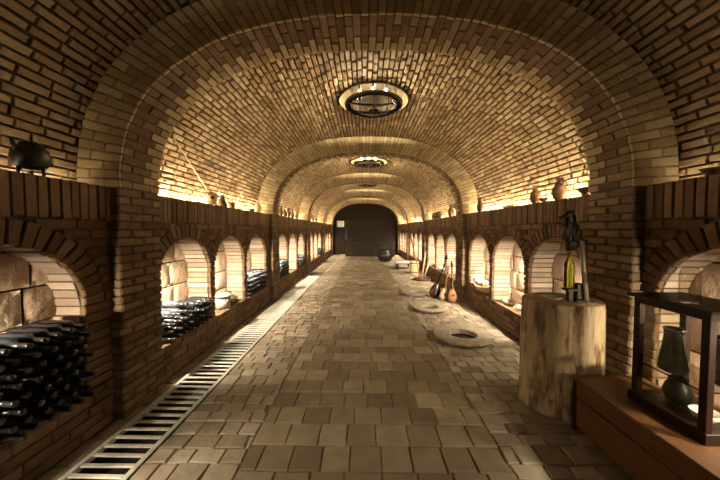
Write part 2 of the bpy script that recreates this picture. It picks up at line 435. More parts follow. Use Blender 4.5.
# ------------------------------------------------------------------ side walls with niches
NDEPTH = 0.30
def ndepth(b): return 0.22 if b == 0 else NDEPTH
def build_wall(s_, name):
    g = Geo()
    xf = XC + s_ * HW
    D = (s_, 0, 0)
    def V(y, z, d=0.0): return Vector((xf + s_ * d, y, z))
    for b in BAYS:
        y0 = bay_y(b) + RIB_D; y1 = min(bay_y(b + 1), Y_END)
        dep = ndepth(b)
        # plinth under the niches
        g.box(*sorted((xf + s_ * 0.012, xf + s_ * 0.30)), y0 - 0.02, y1 + 0.02, 0, SILL - 0.012, 1)
        rows = 4; h = (SILL - 0.05) / rows
        for r in range(rows):
            y = y0 - (0.12 if r % 2 else 0.0)
            while y < y1:
                ln = 0.235 + jit(0.012); a, e = max(y, y0), min(y + ln, y1); y += ln + 0.013
                if e - a < 0.03: continue
                o = jit(0.005)
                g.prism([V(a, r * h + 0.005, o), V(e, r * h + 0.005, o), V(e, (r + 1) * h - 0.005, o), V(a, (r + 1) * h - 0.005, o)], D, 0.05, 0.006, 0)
        y = y0
        while y < y1:                                               # sill course, headers running back into the niche
            ln = 0.118 + jit(0.008); e = min(y + ln, y1)
            o = -0.012 + jit(0.004)
            if e - y > 0.03:
                g.prism([V(y, SILL - 0.052, o), V(e, SILL - 0.052, o), V(e, SILL + jit(0.002), o), V(y, SILL + jit(0.002), o)], D, dep + 0.06, 0.006, 0)
            y += ln + 0.009
        ys = [niche_y(b, i, s_) for i in range(3)]
        cents = [yy + NR for yy in ys]
        # backing of the wall round each niche, and the niche lining
        bounds = [y0 - 0.02] + [(cents[i] + cents[i + 1]) / 2 for i in range(2)] + [y1 + 0.02]
        for i, c in enumerate(cents):
            rr = NR + 0.012
            ap = [(c - rr, SILL - 0.02)] + [(c - rr * math.cos(t), SPR + rr * math.sin(t)) for t in [math.pi * k / 24 for k in range(25)]] + [(c + rr, SILL - 0.02)]
            yl, yr_ = bounds[i], bounds[i + 1]; zt = LEDGE_Z0 + 0.02
            def outer(p):
                if p[1] <= SPR: return (yl if p[0] < c else yr_, p[1])
                dy, dz = p[0] - c, p[1] - SPR
                ky = ((yl - c) if dy < 0 else (yr_ - c)) / dy if abs(dy) > 1e-6 else 1e9
                kz = (zt - SPR) / dz if dz > 1e-6 else 1e9
                k = min(ky, kz); return (c + dy * k, SPR + dz * k)
            for p, q in zip(ap[:-1], ap[1:]):
                po, qo = outer(p), outer(q)
                g.quad(V(*p, 0.014), V(*q, 0.014), V(*qo, 0.014), V(*po, 0.014), 1)
                g.quad(V(*p, 0.014), V(*p, dep + 0.05), V(*q, dep + 0.05), V(*q, 0.014), 1)
            for (co_y, co_z) in ((yl, zt), (yr_, zt)):              # fill the top corners
                pts = [outer(p) for p in ap]
                side = [p for p in pts if abs(p[0] - co_y) < 1e-6 and p[1] > SPR]
                top = [p for p in pts if abs(p[1] - co_z) < 1e-6]
                if side and top:
                    pa = max(side, key=lambda p: p[1]); pb = min(top, key=lambda p: abs(p[0] - co_y))
                    g.add([V(*pa, 0.014), V(*pb, 0.014), V(co_y, co_z, 0.014)], [(0, 1, 2)], 1)
            # arch ring: wedge bricks right through the depth of the niche
            nv = 23
            half_l, half_r = c - yl - 0.005, yr_ - c - 0.005
            for k in range(nv):
                t0 = math.pi * (k + 0.09) / nv; t1 = math.pi * (k + 0.91) / nv
                tm = (t0 + t1) / 2
                lim = (half_l if math.cos(tm) > 0 else half_r) / max(1e-6, abs(math.cos(tm)))
                r0 = NR + jit(0.008); r1 = min(NR + RING, lim)
                if i == 0 and math.cos(tm) > 0: r1 = NR + min(RING, 0.13 / max(.2, abs(math.cos(tm))))
                def pt(r, t, d): return V(c - r * math.cos(t), SPR + r * math.sin(t), d)
                o = -0.006 + jit(0.004)
                dcut = 0.03
                g.prism([pt(r0, t0, o), pt(r0, t1, o), pt(r1, t1, o), pt(r1, t0, o)], D, min(dcut, dep) - o, 0.006, 0)
                if dcut < dep:
                    r0 = NR + jit(0.006)
                    g.prism([pt(r0, t0, dcut + 0.008), pt(r0, t1, dcut + 0.008), pt(NR + 0.06, t1, dcut + 0.008), pt(NR + 0.06, t0, dcut + 0.008)], D, dep + 0.02 - dcut, 0.003, 4)
            # stone blocks at the back
            d = dep
            zz = SILL - 0.02; rown = 0
            while zz < SPR + NR:
                hh = random.choice((0.24, 0.28, 0.32)); zt2 = min(zz + hh, SPR + NR + 0.02)
                yy = c - NR - 0.02 - (random.uniform(0, 0.2))
                while yy < c + NR + 0.02:
                    ln = random.uniform(0.26, 0.42)
                    a, e = max(yy, c - NR - 0.02), min(yy + ln, c + NR + 0.02); yy += ln + 0.014
                    if e - a < 0.04: continue
                    # a rough face: subdivided block with lumps
                    nu, nvv = 7, 6; fv = []
                    ph = random.uniform(0, 9)
                    for jv in range(nvv + 1):
                        for iu in range(nu + 1):
                            u, v_ = iu / nu, jv / nvv
                            edge = min(u, 1 - u, v_, 1 - v_)
                            lump = 0.014 * min(1, edge * 6) + 0.004 * math.sin(u * 7 + ph) * math.cos(v_ * 6 + ph * 1.7) * min(1, edge * 8) + jit(0.0008)
                            fv.append(V(a + (e - a) * u, zz + (zt2 - zz - 0.014) * v_, d - lump))
                    ff = [(jv * (nu + 1) + iu, jv * (nu + 1) + iu + 1, (jv + 1) * (nu + 1) + iu + 1, (jv + 1) * (nu + 1) + iu) for jv in range(nvv) for iu in range(nu)]
                    base = [V(a, zz, d + .03), V(e, zz, d + .03), V(e, zt2 - .014, d + .03), V(a, zt2 - .014, d + .03)]
                    n0 = len(fv); fv += base
                    cs = [0, nu, (nvv + 1) * (nu + 1) - 1, nvv * (nu + 1)]
                    for q in range(4): ff.append((cs[q], cs[(q + 1) % 4], n0 + (q + 1) % 4, n0 + q))
                    g.add(fv, ff, 2, True)
                zz = zt2; rown += 1
            g.quad(V(c - NR - 0.03, SILL - 0.03, d + 0.012), V(c + NR + 0.03, SILL - 0.03, d + 0.012), V(c + NR + 0.03, SPR + NR + 0.03, d + 0.012), V(c - NR - 0.03, SPR + NR + 0.03, d + 0.012), 3)
        # jamb piers between the niches, course by course
        edges = [(y0, cents[0] - NR)] + [(cents[i] + NR, cents[i + 1] - NR) for i in range(2)] + [(cents[2] + NR, y1)]
        ncr = 9; hh = (SPR - SILL) / ncr
        for (a, e) in edges:
            if e - a < 0.02: continue
            for r in range(ncr):
                z0 = SILL + r * hh + 0.006; z1 = SILL + (r + 1) * hh - 0.006
                aa, ee = a - jit(0.007), e + jit(0.007)
                dcut = 0.03
                o = jit(0.005)
                g.prism([V(aa, z0, o), V(ee, z0, o), V(ee, z1, o), V(aa, z1, o)], D, min(dcut, dep) - o, 0.006, 0)
                if dcut < dep:
                    aa, ee = a - jit(0.006), e + jit(0.006); q = dcut + 0.01
                    g.prism([V(aa, z0, q), V(ee, z0, q), V(ee, z1, q), V(aa, z1, q)], D, dep + 0.02 - q, 0.003, 4)
        # spandrels
        r = 0; z = SPR; hh = (LEDGE_Z0 - SPR) / 9
        for r in range(9):
            z0 = SPR + r * hh; zm = z0 + hh / 2
            spans = []; cur = y0
            for c in cents:
                R_ = NR + RING
                hwid = math.sqrt(max(0, R_ * R_ - (zm - SPR) ** 2)) + 0.012
                spans.append((cur, c - hwid)); cur = c + hwid
            spans.append((cur, y1))
            for (a, e) in spans:
                y = a - (0.06 if r % 2 else 0.0)
                while y < e:
                    ln = 0.235; aa, ee = max(y, a), min(y + ln, e); y += ln + 0.013
                    if ee - aa < 0.025: continue
                    o = jit(0.004)
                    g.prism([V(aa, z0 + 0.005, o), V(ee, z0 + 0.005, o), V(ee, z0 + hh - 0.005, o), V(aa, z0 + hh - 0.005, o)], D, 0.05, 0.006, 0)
    return structure(g.build(name, [M['wall_brick'], M['mortar'], M['stone'], M['stone_joint'], M['niche_brick']]))
build_wall(-1, 'wall_left'); build_wall(1, 'wall_right')

def build_ledge(s_, idx):
    g = Geo()
    xf = XC + s_ * (HW - 0.02); D = (s_, 0, 0)
    for b in BAYS:
        y0 = bay_y(b) + RIB_D; y1 = min(bay_y(b + 1), Y_END)
        g.box(*sorted((xf + s_ * 0.012, XC + s_ * (VA + 0.02))), y0 - 0.01, y1 + 0.01, LEDGE_Z0 + 0.01, LEDGE_Z1 - 0.012, 1)
        y = y0 + 0.004
        while y < y1 - 0.03:
            ln = 0.052 + jit(0.004); e = min(y + ln, y1 - 0.002); o = jit(0.006); zt = LEDGE_Z1 + jit(0.003); zb = LEDGE_Z0 + jit(0.006)
            v = lambda yy, zz: Vector((xf + s_ * o, yy, zz))
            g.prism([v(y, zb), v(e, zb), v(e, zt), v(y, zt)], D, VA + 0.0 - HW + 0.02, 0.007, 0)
            y += ln + 0.011
    return structure(g.build('trim_%d' % idx, [M['wall_brick'], M['mortar']]))
build_ledge(-1, 6); build_ledge(1, 7)

# ------------------------------------------------------------------ floor, trench
WELLS = [(1.37, 3.85, 0.40, 0.18), (1.24, 5.24, 0.33, 0.16), (1.20, 6.52, 0.31, 0.145)]
DR_L, DR_R, DR_Y0, DR_Y1 = -1.835, -1.425, 1.15, 9.1
def build_floor():
    import bmesh
    g = Geo()
    zb = -0.012
    xl, xr = XC - HW - 0.05, XC + HW + 0.05
    g.quad((xl, Y_START, zb), (DR_L, Y_START, zb), (DR_L, Y_END, zb), (xl, Y_END, zb), 1)
    g.quad((DR_L, Y_START, zb), (DR_R, Y_START, zb), (DR_R, DR_Y0, zb), (DR_L, DR_Y0, zb), 1)
    g.quad((DR_L, DR_Y1, zb), (DR_R, DR_Y1, zb), (DR_R, Y_END, zb), (DR_L, Y_END, zb), 1)
    g.quad((DR_R, Y_START, zb), (0.93, Y_START, zb), (0.93, Y_END, zb), (DR_R, Y_END, zb), 1)
    # right strip with round openings over the buried jars
    bm = bmesh.new()
    def loop(pts):
        vs = [bm.verts.new(p) for p in pts]
        return [bm.edges.new((vs[i], vs[(i + 1) % len(vs)])) for i in range(len(vs))]
    eds = loop([(0.93, Y_START, zb), (xr, Y_START, zb), (xr, Y_END, zb), (0.93, Y_END, zb)])
    for (wx, wy, wr, hr) in WELLS:
        eds += loop([(wx + (hr + .01) * math.cos(2 * math.pi * k / 24), wy + (hr + .01) * math.sin(2 * math.pi * k / 24), zb) for k in range(24)])
    bmesh.ops.triangle_fill(bm, edges=eds, use_beauty=True)
    bm.verts.ensure_lookup_table(); bm.verts.index_update()
    g.add([v.co.copy() for v in bm.verts], [[v.index for v in f.verts] for f in bm.faces], 1)
    bm.free()
    for (wx, wy, wr, hr) in WELLS:                                  # mouths of the buried jars
        g.lathe([(hr + .012, zb), (hr - 0.012, -0.03), (hr - 0.03, -0.1), (hr + 0.08, -0.3), (hr + 0.12, -0.5), (0.0, -0.62)], 28, 3, (wx, wy, 0))
    # trench under the grating
    d = -0.16
    g.quad((DR_L, DR_Y0, d), (DR_R, DR_Y0, d), (DR_R, DR_Y1, d), (DR_L, DR_Y1, d), 3)
    for x in (DR_L, DR_R): g.quad((x, DR_Y0, d), (x, DR_Y1, d), (x, DR_Y1, 0), (x, DR_Y0, 0), 3)
    for y in (DR_Y0, DR_Y1): g.quad((DR_L, y, d), (DR_R, y, d), (DR_R, y, 0), (DR_L, y, 0), 3)
    def slab(x0, x1, y0, y1, mi, gap, var, lift=0.004):
        j = lambda: jit(var)
        z = jit(lift)
        q = [(x0 + gap + j(), y0 + gap + j(), z + jit(lift / 2)), (x1 - gap + j(), y0 + gap + j(), z + jit(lift / 2)), (x1 - gap + j(), y1 - gap + j(), z), (x0 + gap + j(), y1 - gap + j(), z)]
        g.prism(q, (0, 0, -1), 0.025, 0.006, mi)
    def strip(x0, x1, y0, y1, wl, wh, dl, dh, mi, gap, var, avoid=()):
        y = y0; row = 0
        while y < y1:
            dd = random.uniform(dl, dh); ye = min(y + dd, y1)
            x = x0 - (random.uniform(0.3, 0.6) * wl if row % 2 else 0); row += 1
            while x < x1:
                wd = random.uniform(wl, wh); a, e = max(x, x0), min(x + wd, x1); x += wd
                if e - a < 0.04: continue
                cx, cy = (a + e) / 2, (y + ye) / 2
                if any(math.hypot(max(a, min(wx, e)) - wx, max(y, min(wy, ye)) - wy) < hr + 0.03 for (wx, wy, wr, hr) in avoid): continue
                slab(a, e, y, ye, mi, gap, var)
            y = ye
    strip(-0.79, 0.93, Y_START, Y_END, 0.185, 0.24, 0.20, 0.22, 0, 0.0038, 0.003)
    strip(0.93, XC + HW, Y_START, Y_END, 0.11, 0.22, 0.10, 0.165, 2, 0.005, 0.009, WELLS)
    strip(DR_R + 0.005, -0.79, Y_START, Y_END, 0.12, 0.22, 0.11, 0.17, 2, 0.005, 0.006)
    strip(XC - HW, DR_L - 0.005, Y_START, Y_END, 0.10, 0.2, 0.15, 0.25, 2, 0.006, 0.006)
    return structure(g.build('floor', [M['paver'], M['grout'], M['cobble'], M['trench']]))
build_floor()

# drain grating
grate = empty('drain_grate', (0, 0, 0), 'long pale steel ladder grating over the drain along the left wall', 'drain grate')
for x in (DR_L + 0.018, DR_R - 0.018):
    g = Geo(); g.box(x - 0.018, x + 0.018, DR_Y0, DR_Y1, -0.03, 0.008, 0, 0.003); g.build('rail', M['steel'], grate)
bar_me = None; y = DR_Y0 + 0.07
while y < DR_Y1 - 0.03:
    if bar_me is None:
        g = Geo(); g.box(-0.5 * (DR_R - DR_L) + 0.036, 0.5 * (DR_R - DR_L) - 0.036, -0.014, 0.014, -0.006, 0.006, 0, 0.003)
        o = g.build('crossbar', M['steel'], grate); bar_me = o
    else:
        o = bar_me.copy(); COL.objects.link(o)
    o.location = (0.5 * (DR_L + DR_R), y, jit(0.0015)); o.rotation_euler = (0, 0, jit(0.012))
    y += 0.0815

# ------------------------------------------------------------------ end wall
def build_end():
    g = Geo()
    W = M['end_wood']
    x0, x1 = XC - 2.25, XC + 2.25
    # board wall above and behind the gate
    n = 22
    for i in range(n):
        a = x0 + (x1 - x0) * i / n; e = x0 + (x1 - x0) * (i + 1) / n - 0.012
        g.prism([(a, Y_END + jit(.006), 2.24), (e, Y_END + jit(.006), 2.24), (e, Y_END, 3.6), (a, Y_END, 3.6)], (0, 1, 0), 0.05, 0.006, 0)
    g.box(x0, x1, Y_END + 0.06, Y_END + 0.12, 0, 3.7, 1)
    g.box(x0, x1, Y_END - 0.08, Y_END + 0.04, 2.12, 2.25, 0, 0.01)
    return structure(g.build('wall_back', [W, M['black_metal']]))
build_end()
def door(n, x0, x1, boards):
    root = Geo(); root.box(x0, x1, Y_END + 0.02, Y_END + 0.06, 0, 2.12, 0); d = structure(root.build('door_%d' % n, M['end_wood']))
    g = Geo()
    for i in range(boards):
        a = x0 + (x1 - x0) * i / boards; e = x0 + (x1 - x0) * (i + 1) / boards - 0.01
        g.prism([(a, Y_END - 0.0, 0.02), (e, Y_END, 0.02), (e, Y_END, 2.1), (a, Y_END, 2.1)], (0, 1, 0), 0.03, 0.006, 0)
    g.build('door_boards', M['end_wood'], d)
    g = Geo(); g.tube([(x1 - 0.12, Y_END - 0.05, 0.95), (x1 - 0.12, Y_END - 0.05, 1.15)], 0.012); g.tube([(x1 - 0.12, Y_END - 0.05, 1.05), (x1 - 0.12, Y_END + 0.01, 1.05)], 0.01)
    g.build('door_handle', M['black_metal'], d)
door(1, XC - 1.95, XC - 1.25, 5); door(2, XC - 1.15, XC + 1.95, 16)
g = Geo(); g.box(-1.66, -1.23, Y_END - 0.012, Y_END - 0.004, 1.68, 2.06)
o = g.build('paper_notice', M['paper']); tag(o, 'white paper notice on the dark narrow door at the far end', 'notice')

# ------------------------------------------------------------------ LED strips on the ledges
for b in BAYS:
    y0 = max(bay_y(b) + RIB_D + 0.05, -0.6); y1 = min(bay_y(b + 1), Y_END) - 0.05
    mt = emit('led_glow_%d' % b, (1.0, 0.78, 0.48), LED_W[b] * 9)
    for s_ in (-1, 1):
        g = Geo(); x = XC + s_ * (VA - 0.055)
        g.box(-0.008, 0.008, y0, y1, -0.001, 0.001)
        o = g.build('led_strip', mt); o.location = (x, 0, LEDGE_Z1 + 0.012); o.rotation_euler = (0, s_ * R(20), 0)   # tilted to the vault
        side = 'left' if s_ < 0 else 'right'
        where = ['nearest the viewer', 'in the bay with the round ceiling opening', 'in the third bay', 'in the fourth bay', 'in the last bay'][b]
        tag(o, 'glowing light strip behind the %s ledge %s' % (side, where), 'light strip', 'light strips behind the ledges')

# niche lamps: hidden beside the near jamb of each niche
for b in BAYS:
    for i in range(3):
        if b == 0 and i == 0: continue
        for s_ in (-1, 1):
            d = bpy.data.lights.new('niche_light', 'AREA'); d.shape = 'DISK'; d.size = 0.10; d.energy = NICHE_W; d.color = (1.0, 0.83, 0.60)
            if b == 0: d.energy *= 0.62
            d.spread = R(135)
            if s_ > 0 and b == 1 and i == 0: d.energy *= 0.3
            o = bpy.data.objects.new('niche_light', d); COL.objects.link(o)
            o.location = (XC + s_ * (HW + ndepth(b) * 0.55), niche_y(b, i, s_) + 0.025, 0.98)
            o.rotation_euler = Vector((-s_ * 0.12, 1, -0.8)).to_track_quat('-Z', 'Y').to_euler()

# ------------------------------------------------------------------ ceiling openings with hanging round lights
def vz(x): return LEDGE_Z1 + VB * (1 - (abs(x) / VA) ** VN) ** (1 / VN)
def ceiling_opening(b, idx):
    hy = hole_y(b); g = Geo(); seg = 48; top = vz(0) + 0.32
    ring = lambda r, dz: [Vector((XC + HX + r * math.cos(2 * math.pi * k / seg), hy + r * math.sin(2 * math.pi * k / seg), vz(HX + r * math.cos(2 * math.pi * k / seg)) + dz)) for k in range(seg)]
    flat = lambda r, z: [Vector((XC + HX + r * math.cos(2 * math.pi * k / seg), hy + r * math.sin(2 * math.pi * k / seg), z)) for k in range(seg)]
    R0 = ring(HOLE_R + 0.03, 0.03); R1 = ring(HOLE_R + 0.012, -0.016); R2 = ring(HOLE_R, -0.018); R3 = flat(HOLE_R, top); 
    vs = R0 + R1 + R2 + R3; fs = []
    for j in range(3):
        for k in range(seg): fs.append((j * seg + k, j * seg + (k + 1) % seg, (j + 1) * seg + (k + 1) % seg, (j + 1) * seg + k))
    fs.append(tuple(3 * seg + k for k in range(seg)))
    g.add(vs, fs, 0)
    structure(g.build('trim_%d' % idx, M['brass']))
    zc = vz(0) - 0.0
    where = ['above the viewer', 'with bright bulbs in the nearest visible opening', 'in the second vault opening, seen edge on', 'in the third vault opening, half hidden by a rib', 'in the last vault opening'][b]
    root = empty('ceiling_light', (XC + HX, hy, zc - 0.085), 'round steel framed ceiling light ' + where, 'ceiling light', 'round lights in the vault openings')
    g = Geo(); g.lathe([(0.392, -0.008), (0.415, -0.010), (0.425, -0.004), (0.425, 0.028), (0.415, 0.034), (0.385, 0.034), (0.392, -0.008)], 48); g.build('frame', M['black_metal'], root)
    g = Geo(); g.lathe([(0.0, -0.05), (0.1, -0.047), (0.2, -0.038), (0.3, -0.022), (0.39, 0.0)][::-1] + [(0.0, -0.0501)], 40); g.build('dome', M['chrome'], root)
    for xx in (-0.2, 0.0, 0.2):
        l = math.sqrt(0.39 ** 2 - xx * xx); f = lambda t: -0.056 * (1 - (xx * xx + t * t) / 0.155) - 0.004
        g = Geo(); g.tube([(xx, -l + 2 * l * k / 10, f(-l + 2 * l * k / 10)) for k in range(11)], 0.007, 6); g.build('bar', M['black_metal'], root)
    for yy in (-0.13, 0.13):
        l = math.sqrt(0.39 ** 2 - yy * yy); f = lambda t: -0.056 * (1 - (yy * yy + t * t) / 0.155) - 0.004
        g = Geo(); g.tube([(-l + 2 * l * k / 10, yy, f(-l + 2 * l * k / 10)) for k in range(11)], 0.007, 6); g.build('bar', M['black_metal'], root)
    for a in (0.5, 2.6, 4.7):
        g = Geo(); g.tube([(0.38 * math.cos(a), 0.38 * math.sin(a), 0), (0.38 * math.cos(a), 0.38 * math.sin(a), 0.42)], 0.008, 6); g.build('hanger', M['black_metal'], root)
    bm_ = emit('bulb_glow_%d' % b, (1.0, 0.82, 0.52), BULB_W[b] * 14)
    for (bx, by) in ((-0.02, -0.31), (0.16, -0.27), (-0.20, -0.25)):
        g = Geo(); g.lathe([(0.0, -0.03), (0.02, -0.024), (0.03, -0.008), (0.028, 0.01), (0.014, 0.03), (0.012, 0.05)], 14, c=(bx, by, 0.05))
        bl = g.build('bulb', bm_, root)
        g = Geo(); g.lathe([(0.014, 0.05), (0.02, 0.055), (0.02, 0.14)], 12, c=(bx, by, 0.05)); g.build('socket', M['black_metal'], bl)
for i, b in enumerate(BAYS): ceiling_opening(b, 8 + i)

# ------------------------------------------------------------------ wine bottles in the niches
def make_bottle():
    g = Geo()
    g.lathe([(0.0, 0.004), (0.022, 0.0), (0.034, 0.004), (0.037, 0.012), (0.037, 0.18), (0.034, 0.198), (0.024, 0.216), (0.0165, 0.232), (0.0145, 0.25), (0.014, 0.292), (0.0155, 0.294), (0.0155, 0.302), (0.0, 0.302)], 18)
    return g
bottle_root = make_bottle().build('wine_bottle', M['glass_dark'])
g = Geo(); g.lathe([(0.0155, 0.245), (0.0158, 0.29), (0.0165, 0.293), (0.0165, 0.303), (0.0, 0.3035)], 16)
foil = g.build('foil_cap', M['foil'], bottle_root)
ORD = ['first', 'second', 'third', 'fourth', 'fifth', 'sixth', 'seventh', 'eighth', 'ninth', 'tenth', 'eleventh', 'twelfth']
first_bottle = [True]
def stack(s_, y_far, ncol, heights, xbase, where, group, caps, dy=0.0785, dz=0.0685, hexa=True):
    """bottles lying with their necks to the aisle; column 0 at the far jamb"""
    n = 0
    for r in range(max(heights)):
        for c in range(ncol):
            if r >= heights[c]: continue
            if hexa and r % 2 and c == ncol - 1: continue
            y = y_far - 0.042 - c * dy - (dy / 2 if hexa and r % 2 else 0)
            z = SILL + 0.041 + r * dz
            if first_bottle[0]: o = bottle_root; first_bottle[0] = False
            elif caps:
                o = copy_tree(bottle_root)
            else:
                o = bottle_root.copy(); COL.objects.link(o)
            o.location = (xbase + jit(0.014), y, z)
            o.rotation_euler = (0, -s_ * math.pi / 2 + jit(0.003), jit(0.006))
            tag(o, 'bottle in %s, %s row, %s from far jamb' % (where, ORD[r], ORD[c]), 'wine bottle', group)
    return n
BX = XC - HW - NDEPTH + 0.035
stack(-1, niche_y(0, 2) + 2 * NR - 0.06, 8, [8, 8, 8, 8, 8, 8, 8, 8], XC - HW - 0.155, 'the tall near left stack', 'bottles in the nearest left niche', True)
stack(-1, niche_y(1, 0) + 2 * NR - 0.01, 8, [4, 4, 4, 2, 4, 5, 4, 4], BX + 0.02, 'the left niche past the front pier', 'bottles in the niche behind the front left pier', True, 0.104, 0.0765, False)
stack(-1, niche_y(1, 2) + 2 * NR - 0.01, 9, [5, 5, 4, 5, 5, 5, 4, 5, 5], BX, 'the left niche past the grey pot', 'bottles in the niche after the grey pot', False, 0.095, 0.0765, False)
stack(-1, niche_y(2, 0) + 2 * NR - 0.01, 11, [6, 6, 5, 5, 6, 6, 6, 6, 5, 5, 5], BX, 'the left niche behind the second pier', 'bottles in the first niche of the third bay', False)
stack(-1, niche_y(2, 2) + 2 * NR - 0.01, 11, [5, 5, 5, 4, 5, 5, 5, 4, 4, 4, 4], BX, 'the last left niche before the third pier', 'bottles in the last niche of the third bay', False)
stack(-1, niche_y(3, 2) + 2 * NR - 0.01, 8, [4, 5, 5, 5, 4, 4, 4, 4], BX, 'the left niche before the fourth pier', 'bottles in a niche of the fourth bay', False)

# ------------------------------------------------------------------ rings over the buried jars
names = ['nearest and largest of the three stone rings in the floor', 'middle of the three stone rings in the floor', 'farthest of the three stone rings in the floor']
for (wx, wy, wr, hr), nm in zip(WELLS, names):
    root = empty('stone_ring', (wx, wy, 0), nm + ', around a dark jar mouth', 'stone ring', 'stone rings over the buried jars')
    g = Geo(); hgt = 0.07
    ns = 9
    for k in range(ns):
        a0 = 2 * math.pi * (k + 0.012) / ns; a1 = 2 * math.pi * (k + 0.988) / ns; st = 6
        top = [];
        for t in range(st + 1):
            a = a0 + (a1 - a0) * t / st
            for (r, z) in ((hr, 0.0), (hr, hgt - 0.008), (hr + 0.012, hgt), (wr - 0.012, hgt), (wr, hgt - 0.012), (wr - 0.01, hgt - 0.03), (wr - 0.07, hgt - 0.04), (wr - 0.075, 0.0)):
                top.append((r * math.cos(a), r * math.sin(a), z + (jit(0.0015) if z > 0 else 0)))
        fs = []
        for t in range(st):
            for q in range(7): fs.append((t * 8 + q, t * 8 + q + 1, (t + 1) * 8 + q + 1, (t + 1) * 8 + q))
        fs.append(tuple(range(8))); fs.append(tuple(st * 8 + q for q in range(7, -1, -1)))
        g.add(top, fs, 0)
    g.build('ring', M['ring_stone'], root)

# ------------------------------------------------------------------ stump with the bottle corking machine
ST = (1.703, 2.42); ST_H = 0.91
root = empty('tree_stump', (ST[0], ST[1], 0), 'thick pale barkless tree stump beside the right pier', 'tree stump')
random.seed(5)
g = Geo(); g.lathe([(0.335, 0.0), (0.332, 0.03), (0.326, 0.12), (0.322, 0.3), (0.32, 0.5), (0.317, 0.7), (0.315, 0.86), (0.31, 0.905), (0.298, ST_H - 0.003)], 64, sx=0.97, sy=0.84, wob=0.03)
o = g.build('trunk', M['stump'], root)
random.seed(5)
g = Geo(); g.lathe([(0.299, ST_H - 0.006), (0.295, ST_H - 0.001), (0.15, ST_H), (0.0, ST_H)], 64, sx=0.97, sy=0.84, wob=0.03)
g.build('end_grain', M['end_grain'], root)
random.seed(11)

CK = (1.775, 2.33)
root = empty('bottle_corker', (CK[0], CK[1], ST_H), 'black and steel lever corking machine standing on the tree stump', 'bottle corker')
g = Geo(); g.box(-0.045, 0.045, -0.045, 0.045, 0.0, 0.018, 0, 0.004); g.box(-0.03, 0.03, -0.03, 0.03, 0.018, 0.15, 0, 0.006); g.build('base', M['black_metal'], root)
g = Geo(); g.tube([(0.035, -0.045, 0.02), (0.008, -0.045, 0.25), (-0.022, -0.045, 0.50)], 0.019, 14); g.build('column', M['grey_metal'], root)
g = Geo(); g.box(-0.10, 0.02, -0.03, 0.03, 0.455, 0.50, 0, 0.006); g.tube([(-0.085, 0, 0.42), (-0.085, 0, 0.50)], 0.024, 14); g.build('cork_head', M['black_metal'], root)
g = Geo(); g.tube([(-0.095, 0.012, 0.49), (-0.103, 0.012, 0.60), (-0.10, 0.012, 0.70)], 0.014, 10); g.tube([(-0.06, -0.012, 0.49), (-0.062, -0.012, 0.60), (-0.055, -0.012, 0.70)], 0.012, 10); g.build('upright', M['black_metal'], root)
g = Geo(); g.tube([(-0.04, 0, 0.66), (-0.07, 0, 0.745), (-0.10, 0, 0.735), (-0.145, 0, 0.695), (-0.17, 0, 0.69)], [0.014, 0.018, 0.018, 0.014, 0.016], 10); g.build('lever', M['black_metal'], root)
g = Geo(); g.tube([(0.02, 0.0, 0.48), (0.05, 0.0, 0.50)], 0.012, 8); g.tube([(-0.015, 0, 0.63), (-0.05, 0, 0.49)], 0.009, 8); g.build('linkage', M['black_metal'], root)
g = Geo(); g.box(-0.115, -0.02, -0.035, 0.035, 0.09, 0.108, 0, 0.004); g.box(-0.09, -0.05, -0.02, 0.02, 0.0, 0.09, 0, 0.004); g.build('bottle_rest', M['black_metal'], root)
gb = Geo(); gb.lathe([(0.0, 0.004), (0.022, 0.0), (0.034, 0.004), (0.037, 0.012), (0.037, 0.19), (0.034, 0.205), (0.024, 0.225), (0.0165, 0.242), (0.0145, 0.26), (0.014, 0.29), (0.0155, 0.292), (0.0155, 0.302), (0.0, 0.302)], 24)
o = gb.build('wine_bottle', M['green_glass']); o.location = (CK[0] - 0.078, CK[1], ST_H + 0.109)
tag(o, 'upright yellow green bottle held in the corking machine', 'wine bottle')
g = Geo(); g.lathe([(0.0, 0.0), (0.045, 0.0), (0.075, 0.012), (0.078, 0.016), (0.045, 0.006), (0.0, 0.006)], 28)
o = g.build('dish', M['white']); o.location = (CK[0] - 0.16, CK[1] + 0.08, ST_H + 0.001); tag(o, 'small white dish on the tree stump left of the corking machine', 'dish')

# ------------------------------------------------------------------ bench chest and display case
BN = dict(x0=1.585, x1=XC + HW - 0.025, y0=-0.4, y1=2.10, h=0.40)
root = empty('bench_chest', (BN['x0'], BN['y1'], 0), 'long low brown wooden chest bench along the right wall', 'bench')
def lb(name, x0, x1, y0, y1, z0, z1, mat, bev=0.004, parent=root):
    g = Geo(); g.box(x0 - BN['x0'], x1 - BN['x0'], y0 - BN['y1'], y1 - BN['y1'], z0, z1, 0, bev); return g.build(name, mat, parent)
lb('lid', BN['x0'] - 0.012, BN['x1'], BN['y0'], BN['y1'] + 0.012, 0.375, 0.40, M['bench_wood'])
lb('front_board', BN['x0'], BN['x0'] + 0.025, BN['y0'], BN['y1'], 0.262, 0.375, M['bench_wood'])
lb('front_board', BN['x0'] + 0.004, BN['x0'] + 0.025, BN['y0'], BN['y1'], 0.03, 0.25, M['bench_wood'])
lb('end_panel', BN['x0'] + 0.026, BN['x1'], BN['y1'] - 0.025, BN['y1'], 0.03, 0.374, M['bench_wood'])
lb('core', BN['x0'] + 0.026, BN['x1'], BN['y0'], BN['y1'] - 0.027, 0.04, 0.373, M['dark_wood'])
lb('corner_post', BN['x0'] - 0.006, BN['x0'] + 0.03, BN['y1'] - 0.03, BN['y1'] + 0.006, 0.0, 0.374, M['dark_wood'])

